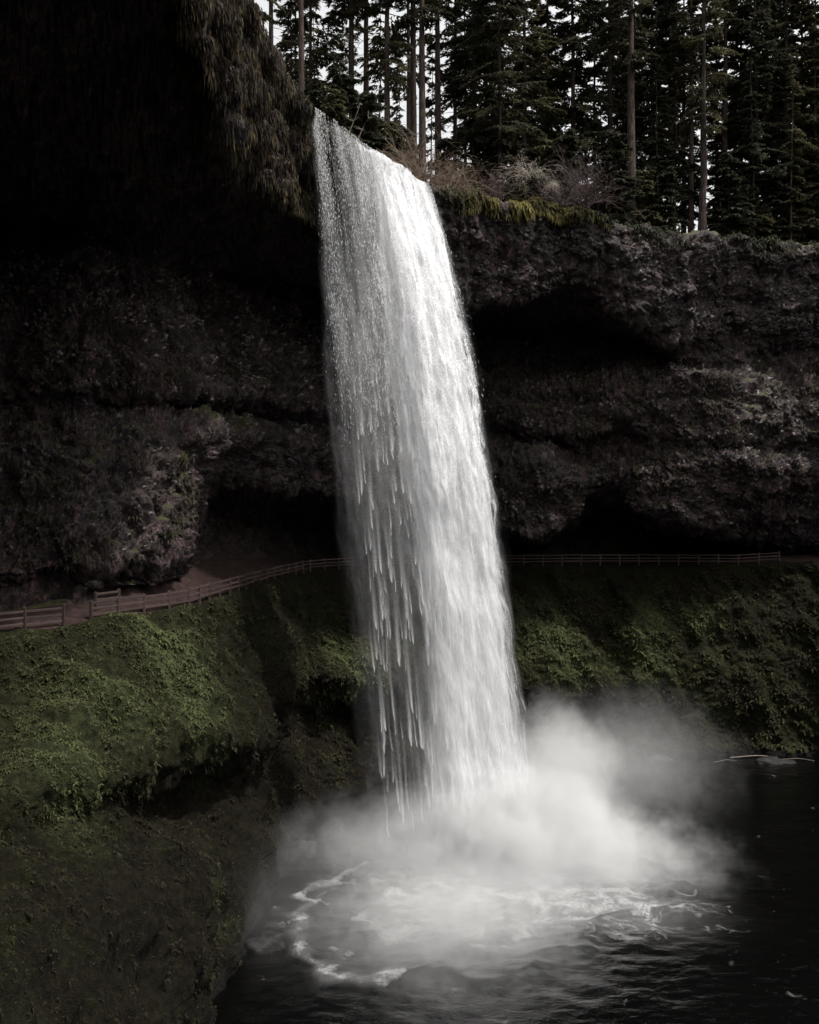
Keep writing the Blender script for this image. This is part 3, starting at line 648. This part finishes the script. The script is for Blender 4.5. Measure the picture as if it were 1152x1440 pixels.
# broken basalt: loose angular chips standing proud of the wall
p, nn, i, j = scatter((rows[2] + 4, rows[11]), 105000)
fr = fbm(p * np.array([.4, .4, .55]), 3, 450)
keep = (nn[:, 2] > -0.75) & (rng.random(len(p)) < 0.10 + 0.9 * sstep(-0.35, 0.4, fr)) & ~((i < rows[3] + 18) & (p[:, 0] < -4))
p, nn = p[keep], nn[keep]; n = len(p)
ref = np.cross(nn, rng.standard_normal((n, 3))); ref /= np.linalg.norm(ref, axis=1, keepdims=True) + 1e-9; r2 = np.cross(nn, ref)
sz = ((0.06 + 0.24 * rng.random(n) ** 3.5) * np.clip(p[:, 1] / 95, .55, 1))[:, None]; el = (0.6 + 0.8 * rng.random((n, 1)))
tip = p + nn * sz * (0.5 + 0.8 * rng.random((n, 1))) + 0.3 * sz * rng.standard_normal((n, 3)); lowp = p - nn * 0.15
V = np.stack([lowp + ref * sz * el, lowp + r2 * sz / el, lowp - ref * sz * el, lowp - r2 * sz / el, tip + ref * sz * 0.45, tip - r2 * sz * 0.4], 1).reshape(-1, 3)
f = np.array([[0, 1, 4], [1, 2, 4], [2, 5, 4], [2, 3, 5], [3, 0, 5], [0, 4, 5]])
F = (np.arange(n)[:, None, None] * 6 + f).reshape(-1, 3)
painted_light = np.where(p[:, 0] < -4, 0.55 + 0.85 * sstep(4, 10, p[:, 2]), 0.85) * (0.7 + 0.6 * sstep(-.4, .5, fbm(p * 0.3, 3, 460)))  # light painted into the chips: brighter upper left wall, darker below, plus random tone
t = np.array([0.086, 0.066, 0.066]) * ((0.25 + 1.5 * rng.random(n) ** 2.2) * painted_light)[:, None]
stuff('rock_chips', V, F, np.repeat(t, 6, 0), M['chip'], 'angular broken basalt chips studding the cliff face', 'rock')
# hanging moss and roots on the face of the overhang
p, nn, i, j = scatter((rows[2] - 3, rows[3] + 10), 46000, 230, 470)
n = len(p); t = np.where(rng.random((n, 1)) < 0.4, [[0.075, 0.064, 0.026]], [[0.070, 0.052, 0.044]]) * (0.25 + 1.2 * rng.random((n, 1)) ** 1.5) * (0.5 + 0.9 * sstep(-.5, .5, fbm(p * np.array([.6, .6, .3]), 4, 430)))[:, None]
L = (0.15 + 0.5 * rng.random(n) ** 2)[:, None]; th = rng.random(n) * 6.28; sd_ = np.stack([np.cos(th), np.sin(th), 0 * th], -1) * 0.032
m0 = p + nn * 0.12; m1 = m0 + nn * 0.18 * L - np.array([0, 0, 0.5]) * L; m2 = m1 - np.array([0, 0, 0.6]) * L
V = np.stack([m0 - sd_, m0 + sd_, m1 + sd_ * 1.2, m1 - sd_ * 1.2, m2], 1).reshape(-1, 3); b = np.arange(n)[:, None] * 5
F = np.concatenate([b + [0, 1, 2], b + [0, 2, 3], b + [3, 2, 4]])
stuff('hanging_moss', V, F, np.repeat(t, 5, 0), M['leaf'], 'shaggy hanging moss and roots on the face of the overhang', 'moss')
# moss cushions and grass on the rim right of the falls
p, nn, i, j = scatter((rows[2] - 10, rows[2] + 14), 26000, 612, 1207)
n = len(p); px = p[:, 0] / p[:, 1] * FPX + CX
yel = np.clip(1 - np.abs(px - 740) / 150, 0, 1)[:, None]
t = np.array([0.026, 0.026, 0.013]) * (1 - yel) + np.array([0.115, 0.098, 0.030]) * yel
keep = rng.random(n) < np.clip(0.12 + 0.9 * yel[:, 0], 0, 1) * sstep(-0.35, 0.25, fbm(p * 0.55, 3, 420) + 0.12)
p, nn, t = p[keep], nn[keep], t[keep]; n = len(p); t = t * (0.55 + 0.75 * sstep(-.4, .4, fbm(p * 0.9, 3, 421)))[:, None]
V, F, C = rosettes(p, nn, 0.16 + 0.34 * rng.random(n) ** 2, t, 5, 1.0, 0.4, 0.12)
stuff('rim_moss', V, F, C, M['leaf'], 'yellow-green moss and grass hanging over the cliff rim', 'moss')

p, nn, i, j = scatter((rows[2] - 12, rows[2] + 8), 3600, 840, 1207)
keep = fbm(p * 0.45, 3, 440) > 0.12; p, nn = p[keep], nn[keep]; n = len(p)
V, F, C = rosettes(p, nn, 0.25 + 0.75 * rng.random(n) ** 3, np.array([0.019, 0.021, 0.011]) * np.ones((n, 1)), 7, 0.8, 0.7, 0.10)
stuff('rim_ferns', V, F, C, M['leaf'], 'dark sword ferns crowding the cliff rim under the far firs', 'ferns')

# ------------------------------------------------------------------ trees
def plateau(px, d):
    A = np.array(rim); dr = np.interp(px, A[:, 0], A[:, 1]); zr = np.interp(px, A[:, 0], A[:, 2]); t = min(max((d - dr) / 80, 0), 1)
    return Vector(((px - CX) / FPX * d, d, zr + 0.5 + (33.5 - zr) * t))
def fir_meshes(seed, H, r0, bare, blen, nb, leafk, droop, tintc, dead=True, dens=1.0):
    g = np.random.default_rng(seed)
    hs = np.linspace(-1.0, H, 22); sway = np.cumsum(g.standard_normal((22, 2)) * 0.035, 0)
    tp = np.c_[sway, hs]; tr = r0 * (1 - 0.9 * np.clip(hs / H, 0, 1) ** 0.9); tr[:2] *= 1.25
    V, F = tube(tp, tr, 10); trunk = mesh_np('trunk', V, F, True); trunk.materials.append(M['bark'])
    br = Acc(); lv = []; lc = []
    def bough(h, L, az, drp, needles, th0):
        c = np.array([np.interp(h, hs, tp[:, 0]), np.interp(h, hs, tp[:, 1]), h]); o = np.array([math.cos(az), math.sin(az), 0]); sdv = np.array([-o[1], o[0], 0])
        t = np.linspace(0, 1, 7); curve = np.outer(t * L, o) + np.outer((th0 * t - drp * t ** 1.7) * L, [0, 0, 1]) + np.outer(0.10 * L * np.sin(t * 3 + az * 7) * t, sdv)
        V, F = tube(c + curve, (0.012 + 0.011 * L) * (1.05 - t), 4); br.add(V, F)
        if not needles: 
            for q in range(5):
                tq = 0.3 + 0.7 * g.random(); b = c + np.array([np.interp(tq, t, curve[:, a]) for a in range(3)]); e = b + (sdv * g.choice([-1, 1]) * 0.6 + o * 0.5 - np.array([0, 0, .3])) * L * 0.25 * g.random()
                V, F = tube(np.array([b, (b + e) / 2 + g.standard_normal(3) * .04, e]), [0.018, 0.012, 0.005], 3); br.add(V, F)
            return
        nn_ = int(leafk * L * dens); tq = 0.12 + 0.88 * g.random(nn_) ** 0.8
        b = c + np.stack([np.interp(tq, t, curve[:, a]) for a in range(3)], 1)
        sgn = g.choice([-1, 1], nn_); lat = g.random(nn_) * (0.34 * L * (1.08 - tq) + 0.12)
        b = b + sdv * (sgn * lat)[:, None] + o * (lat * 0.55)[:, None] - np.array([0, 0, 1]) * (lat * 0.35 + 0.08 * g.random(nn_))[:, None]
        dr = sdv * (sgn * (0.4 + 0.5 * g.random(nn_)))[:, None] + o * (0.5 + 0.4 * g.random(nn_))[:, None] - np.array([0, 0, 1]) * (0.15 + 0.5 * g.random(nn_))[:, None] + 0.25 * g.standard_normal((nn_, 3))
        dr /= np.linalg.norm(dr, axis=1, keepdims=True); sw = np.cross(dr, np.array([0, 0, 1.0]) + 0.5 * g.standard_normal((nn_, 3))); sw /= np.linalg.norm(sw, axis=1, keepdims=True)
        ll = (0.22 + 0.30 * g.random(nn_))[:, None]; ww = ll * (0.16 + 0.12 * g.random((nn_, 1)))
        lv.append(np.stack([b - dr * ll * 0.3, b + sw * ww, b + dr * ll, b - sw * ww], 1))
        lc.append(np.repeat((tintc * (0.55 + 0.9 * g.random((nn_, 1))) * (0.8 + 0.4 * g.random()))[:, None], 4, 1))
    for k in range(nb):
        h = bare + (H - bare) * ((k + g.random()) / nb); f = (h - bare) / (H - bare)
        L = blen * (0.35 + 0.65 * (1 - f) ** 0.8) * (0.35 + 0.95 * g.random()) * min(1, 0.55 + 3 * f)
        bough(h, L, g.random() * 6.283, droop * (0.2 + 1.5 * g.random()), True, 0.05 + 0.25 * g.random())
    if dead:
        for k in range(int(bare * 2.0)):
            h = 1.0 + (bare - 0.5) * g.random(); bough(h, 0.6 + 2.0 * g.random(), g.random() * 6.283, 0.35 * g.random(), False, 0.1 - 0.2 * g.random())
    V, F, _ = br.get(); branches = mesh_np('branches', V, F, True); branches.materials.append(M['bark'])
    V = np.concatenate(lv).reshape(-1, 3); C = np.concatenate(lc).reshape(-1, 3); q = np.arange(len(V)).reshape(-1, 4)
    crown = mesh_np('crown', V, q, False, {'tint': C}); crown.materials.append(M['needle'])
    return trunk, branches, crown
G1 = np.array([0.064, 0.062, 0.036]); G2 = np.array([0.046, 0.048, 0.030]); G3 = np.array([0.092, 0.086, 0.046])
KIND = {
    'tall0': fir_meshes(1, 48, 0.42, 19, 4.4, 80, 60, 0.42, G1), 'tall1': fir_meshes(2, 50, 0.46, 24, 4.2, 75, 60, 0.38, G1), 'tall2': fir_meshes(3, 44, 0.36, 13, 4.0, 80, 55, 0.45, G3),
    'full0': fir_meshes(4, 40, 0.42, 3.5, 5.2, 150, 75, 0.40, G2, True), 'full1': fir_meshes(5, 42, 0.45, 6, 5.0, 140, 75, 0.45, G1, True), 'full2': fir_meshes(6, 38, 0.40, 2.5, 4.8, 150, 80, 0.35, G3, True),
    'pole0': fir_meshes(7, 30, 0.16, 9, 2.0, 60, 50, 0.4, G2), 'pole1': fir_meshes(8, 26, 0.13, 6, 2.0, 60, 50, 0.45, G3),
    'young0': fir_meshes(9, 9, 0.10, 0.4, 2.6, 85, 80, 0.35, G2, False), 'young1': fir_meshes(10, 7, 0.09, 0.3, 2.3, 75, 80, 0.3, G3, False)}
LABEL = {'tall': ('fir_tree', 'tall fir with long bare trunk', 'tall bare-trunked firs above the falls'),
         'full': ('fir_tree', 'dense dark fir with low drooping boughs', 'dense firs on the plateau'),
         'pole': ('fir_tree', 'slender pole-like fir', 'slender firs in the wood'),
         'young': ('young_fir', 'low bushy young fir', 'young firs in the undergrowth')}
def zone(px, d):
    if kind_row(d): return 'deep in the wood ' + ('behind the falls' if px < 620 else 'behind the yellow moss' if px < 860 else 'beyond the thickest trunk')
    for lim, z in ((395, 'above the hanging moss'), (460, 'above the narrow end of the lip'), (535, 'behind the dead sticks'), (640, 'behind the tan thicket'), (720, 'behind the low brown bush'), (790, 'behind the pale arching branch'), (870, 'behind the purple-brown bush'), (955, 'close to the thickest trunk'), (1035, 'where the rim drops past the thickest trunk')):
        if px < lim: return z
    return 'on the dark far end of the rim'
def kind_row(d): return d > 122
def tree(kind, px, d, sc=1.0, label=None, thick=1.0):
    trunk, branches, crown = KIND[kind]; nm, lb, gr = LABEL[kind[:-1]]
    root = empty(nm, plateau(px, d), random.uniform(0, 6.28)); root.scale = (sc, sc, sc)
    tag(root, label or lb + ', ' + zone(px, d), 'tree', gr)
    t = obj('trunk', trunk, None, root); t.scale = (thick, thick, 1)
    obj('branches', branches, None, root)['kind'] = 'stuff'; obj('crown', crown, None, root)['kind'] = 'stuff'
    return root
# (kind, bearing column, distance, scale, thickness)
TREES = [('tall0', 381, 92, 1, .8), ('pole0', 411, 100, 1, 1), ('tall1', 425, 88, 1, .8), ('tall2', 437, 99, 1, .8), ('pole1', 446, 104, 1.1, 1), ('tall0', 494, 93, 1, .85), ('tall1', 515, 99, 1, .95), ('pole0', 533, 106, 1, 1),
         ('tall2', 545, 92, 1, 1.1), ('tall1', 582, 94, 1, .95), ('tall0', 594, 92, 1, 1.05), ('pole1', 604, 108, 1, 1), ('tall1', 617, 99, 1, 1), ('tall2', 350, 84, 1, 0.9), ('pole0', 472, 112, 1, 1), ('pole1', 562, 115, 1, 1), ('tall0', 640, 108, 1, .8),
         ('full0', 668, 102, 1, 1), ('full1', 703, 97, 0.9, .6), ('full2', 735, 106, 1, 1), ('full0', 770, 112, 1, 1), ('full1', 806, 109, 1, .9), ('full2', 838, 118, 1, .8), ('tall1', 858, 112, 1, 1), ('tall0', 888, 106, 1.0, 1.4),
         ('full0', 918, 112, 1, 1), ('tall1', 944, 117, 1, .9), ('full1', 962, 120, 1, .9), ('tall0', 972, 112, 1, .9), ('tall2', 990, 107, 1, 1.35), ('pole0', 1006, 118, 1, 1), ('tall1', 1018, 113, 1, 1), ('full2', 1040, 116, 1, 1), ('full0', 1062, 112, 1, 1),
         ('tall0', 1078, 120, 1, 1), ('full1', 1105, 114, 1, 1), ('tall2', 1128, 118, 1, 1), ('full2', 1148, 113, 1, 1), ('full0', 1185, 115, 1, 1), ('full1', 1225, 118, 1, 1), ('tall0', 300, 80, 1, 1), ('full0', 1290, 117, 1, 1),
         ('pole0', 925, 108, 0.9, 1), ('pole1', 932, 110, 0.9, .9), ('pole1', 950, 109, 0.9, 1), ('pole0', 1060, 109, .9, 1), ('pole1', 1110, 110, 0.9, 1.2), ('pole0', 690, 120, 1, 1), ('pole1', 748, 118, 1, 1)]
for k, px, d, sc, th in TREES: tree(k, px, d, sc, 'fir with the thickest trunk of all, standing past the purple-brown bush' if px == 888 else None, th)
# second row, deeper in the wood
g = np.random.default_rng(44)
for q in range(34):
    if q < 12 and q % 3: continue
    px = 330 + q * 27 + g.uniform(-9, 9); d = g.uniform(124, 150)
    k = ['tall0', 'tall1', 'tall2', 'pole0', 'full0', 'full1'][int(g.integers(0, 4 if px < 650 else 6))]
    tree(k, px, d, g.uniform(0.85, 1.05), None, g.uniform(.8, 1.1))
for q in range(10):
    px = 868 + q * 33 + g.uniform(-10, 10)
    if 935 < px < 1030: continue
    tree('full%d' % (q % 3), px, g.uniform(124, 140), g.uniform(0.85, 1.05), None, g.uniform(.8, 1.1))
YOUNG = [(452, 82, .8), (468, 80, .9), (485, 84, 1.1), (505, 86, 1.2), (522, 84, 1.0), (540, 88, 1.1), (556, 90, 1.0), (575, 96, 1.2), (630, 98, 1.1), (655, 95, 0.8), (690, 99, 1.1), (720, 101, 1.0), (790, 103, 1.2), (850, 104, 1.1), (868, 102, 1.2), (905, 106, 1.1), (935, 106, .9), (1000, 109, .8), (1030, 108, 1.2), (1045, 110, 1.3), (1085, 111, 1.1), (1125, 112, 1.2), (1155, 112, 1.2), (420, 84, .8), (400, 80, .7)]
for q, (px, d, sc) in enumerate(YOUNG): tree('young%d' % (q % 2), px, d, sc)

# ------------------------------------------------------------------ bare shrubs and dead branches on the rim
def shrub(px, d, h, spread, n, col, label, seed, lean=0.0, arch=0.5, zoff=0.0):
    g = np.random.default_rng(seed); a = Acc()
    def twig(b, dr, L, r, lev):
        t = np.linspace(0, 1, 5); side = g.standard_normal(3) * 0.18
        pts = b + np.outer(t * L, dr) + np.outer(t ** 2 * L * arch * 0.6, [0, 0, -1]) + np.outer(t ** 2 * L, side)
        V, F = tube(pts, r * (1.05 - 0.8 * t), 3); cc = np.tile(col * g.uniform(0.5, 1.4), (len(V), 1)); a.add(V, F, cc)
        if lev:
            for q in range(4 if lev == 2 else 3):
                k = g.integers(1, 5); d2 = dr + g.standard_normal(3) * 0.55; d2 /= np.linalg.norm(d2); twig(pts[k], d2, L * g.uniform(0.3, 0.55), r * 0.6, lev - 1)
    for q in range(n):
        th = g.random() * 6.283; el = g.uniform(0.5, 1.45); dr = np.array([math.cos(th) * math.cos(el) * spread + lean, math.sin(th) * math.cos(el) * spread, math.sin(el)]); dr /= np.linalg.norm(dr)
        twig(np.array([g.normal(0, 0.25 * spread), g.normal(0, 0.25 * spread), -0.3]), dr, h * g.uniform(0.55, 1.05), 0.022 + 0.006 * h / 3, 2)
    V, F, C = a.get()
    root = obj('bare_shrub', mesh_np('bare_shrub', V, F, False, {'tint': C}), M['twig']); root.location = plateau(px, d) + Vector((0, 0, zoff))
    tag(root, label, 'shrub', 'bare shrubs on the rim'); return root
tan = np.array([0.155, 0.115, 0.088]); red = np.array([0.085, 0.062, 0.060]); pale = np.array([0.34, 0.30, 0.255])
shrub(592, 78.2, 5.2, 1.3, 46, tan * 1.3, 'tall tan thicket of bare twigs right behind the lip of the falls', 1)
shrub(628, 82.6, 4.4, 1.3, 40, tan * 1.15, 'tan bare bush on the rim next to the tall thicket', 2)
shrub(562, 76.4, 3.4, 1.2, 28, tan * 1.2, 'small tan bush of bare twigs by the water at the lip', 3)
shrub(660, 85.2, 3.2, 1.3, 32, tan * .95, 'low brown bush of bare twigs above the yellow moss', 4)
shrub(822, 94.8, 6.2, 1.0, 54, red * 1.1, 'rounded purple-brown bare bush at the end of the yellow moss', 5)
shrub(790, 93.4, 4.4, 1.0, 34, red * 1.1, 'smaller purple-brown bare bush beside the pale drooping branch', 6)
shrub(700, 88.2, 3.4, 1.2, 28, red * 1.2, 'low reddish bare bush on the mossy rim', 7)
shrub(745, 91.0, 3.4, 1.6, 34, pale, 'pale grey drooping branches arching over the rim', 8, 0.0, 1.1, 2.6)
shrub(775, 92.3, 1.6, .6, 24, pale * 1.2, 'bunch of pale hanging twigs under the arching branch', 9, 0.0, 1.8, 1.6)
def bare_stem(px, d, pts, r, label):
    a = Acc(); g = np.random.default_rng(int(px))
    pts = np.array(pts, float); V, F = tube(pts, np.linspace(r, r * 0.3, len(pts)), 5); a.add(V, F)
    for q in range(7):
        k = g.integers(1, len(pts)); e = pts[k] + np.array([g.normal(0, .5), g.normal(0, .3), g.uniform(.2, .7)]); V, F = tube(np.array([pts[k], (pts[k] + e) / 2, e]), [r * .4, r * .3, r * .12], 4); a.add(V, F)
    V, F, _ = a.get(); o = obj('dead_branch', mesh_np('dead_branch', V, F, True), M['paleb']); o.location = plateau(px, d); tag(o, label, 'branch', 'dead branches at the lip'); return o
bare_stem(487, 73.6, [(0, 0, -.4), (.2, 0, .6), (.6, 0, 1.6), (1.0, 0, 2.6)], .07, 'pale dead stick leaning up from the lip of the falls')
bare_stem(497, 74.2, [(0, 0, -.4), (.4, 0, .6), (.7, 0, 1.4), (1.2, 0, 2.3)], .06, 'shorter pale dead stick beside the leaning one at the lip')

# ------------------------------------------------------------------ boulders and driftwood at the water's edge
def boulder(px, y, sx, sy, sz, label, seed, z=None):
    d = (z if z is not None else POOL) * FPX / (HY - y)
    n, k = 26, 18; th = np.linspace(0, 2 * math.pi, n, endpoint=False); ph = np.linspace(0.02, math.pi - 0.02, k)
    PH, TH = np.meshgrid(ph, th, indexing='ij'); V = np.stack([np.sin(PH) * np.cos(TH), np.sin(PH) * np.sin(TH), np.cos(PH)], -1).reshape(-1, 3)
    f1_, f2_, c_ = worley(V * 1.6 + seed * 5.1, seed); V *= (0.85 + 0.3 * fbm(V * 1.3 + seed * 3, 3, seed) + 0.22 * (c_ - .5))[:, None]; V *= np.array([sx, sy, sz])
    i, j = np.meshgrid(np.arange(k - 1), np.arange(n), indexing='ij'); F = np.stack([i * n + j, (i + 1) * n + j, (i + 1) * n + (j + 1) % n, i * n + (j + 1) % n], -1).reshape(-1, 4)
    o = obj('boulder', mesh_np('boulder', V, F, True), M['stone']); o.location = ((px - CX) / FPX * d, d, (z if z is not None else POOL) + 0.1 * sz); tag(o, label, 'boulder', 'boulders at the edge of the pool'); return o
boulder(512, 1200, 1.1, .9, .7, 'wet black boulder in the foam left of the falls', 1)
boulder(548, 1196, 1.3, .9, .6, 'flat black boulder in the foam under the broken edge of the falls', 2)
boulder(462, 1172, 1.6, 1.2, 1.0, 'dark boulder at the foot of the undercut bank left of the falls', 3)
boulder(425, 1200, 1.3, 1.1, .9, 'small dark boulder at the waterline below the undercut bank', 4)
boulder(372, 1330, 1.2, 1.2, .8, 'low wet rock where the left bank meets the pool', 5)
boulder(1085, 1072, 2.2, 1.0, .5, 'flat slab at the far waterline under the mossy bank', 6)
boulder(930, 1070, 1.4, 1.0, .6, 'low dark stone at the far waterline behind the drifting spray', 7)
def log(px, y, L, r, rz, label):
    d = POOL * FPX / (HY - y); t = np.linspace(-.5, .5, 8); V, F = tube(np.c_[t * L, 0.06 * np.sin(t * 9), 0.10 * np.cos(t * 5)], r * (1 - 0.4 * (t + .5)), 7)
    o = obj('driftwood_log', mesh_np('driftwood_log', V, F, True), M['paleb']); o.location = ((px - CX) / FPX * d, d, POOL + .15); o.rotation_euler = (0, 0, rz); tag(o, label, 'log', 'driftwood at the far waterline'); return o
log(1060, 1066, 5.0, .07, .06, 'long thin pale log lying along the far waterline')
log(1120, 1070, 3.6, .06, -.1, 'shorter pale log on the far waterline beside the flat slab')
log(1020, 1072, 2.6, .05, .25, 'small slanting stick of driftwood at the far waterline')
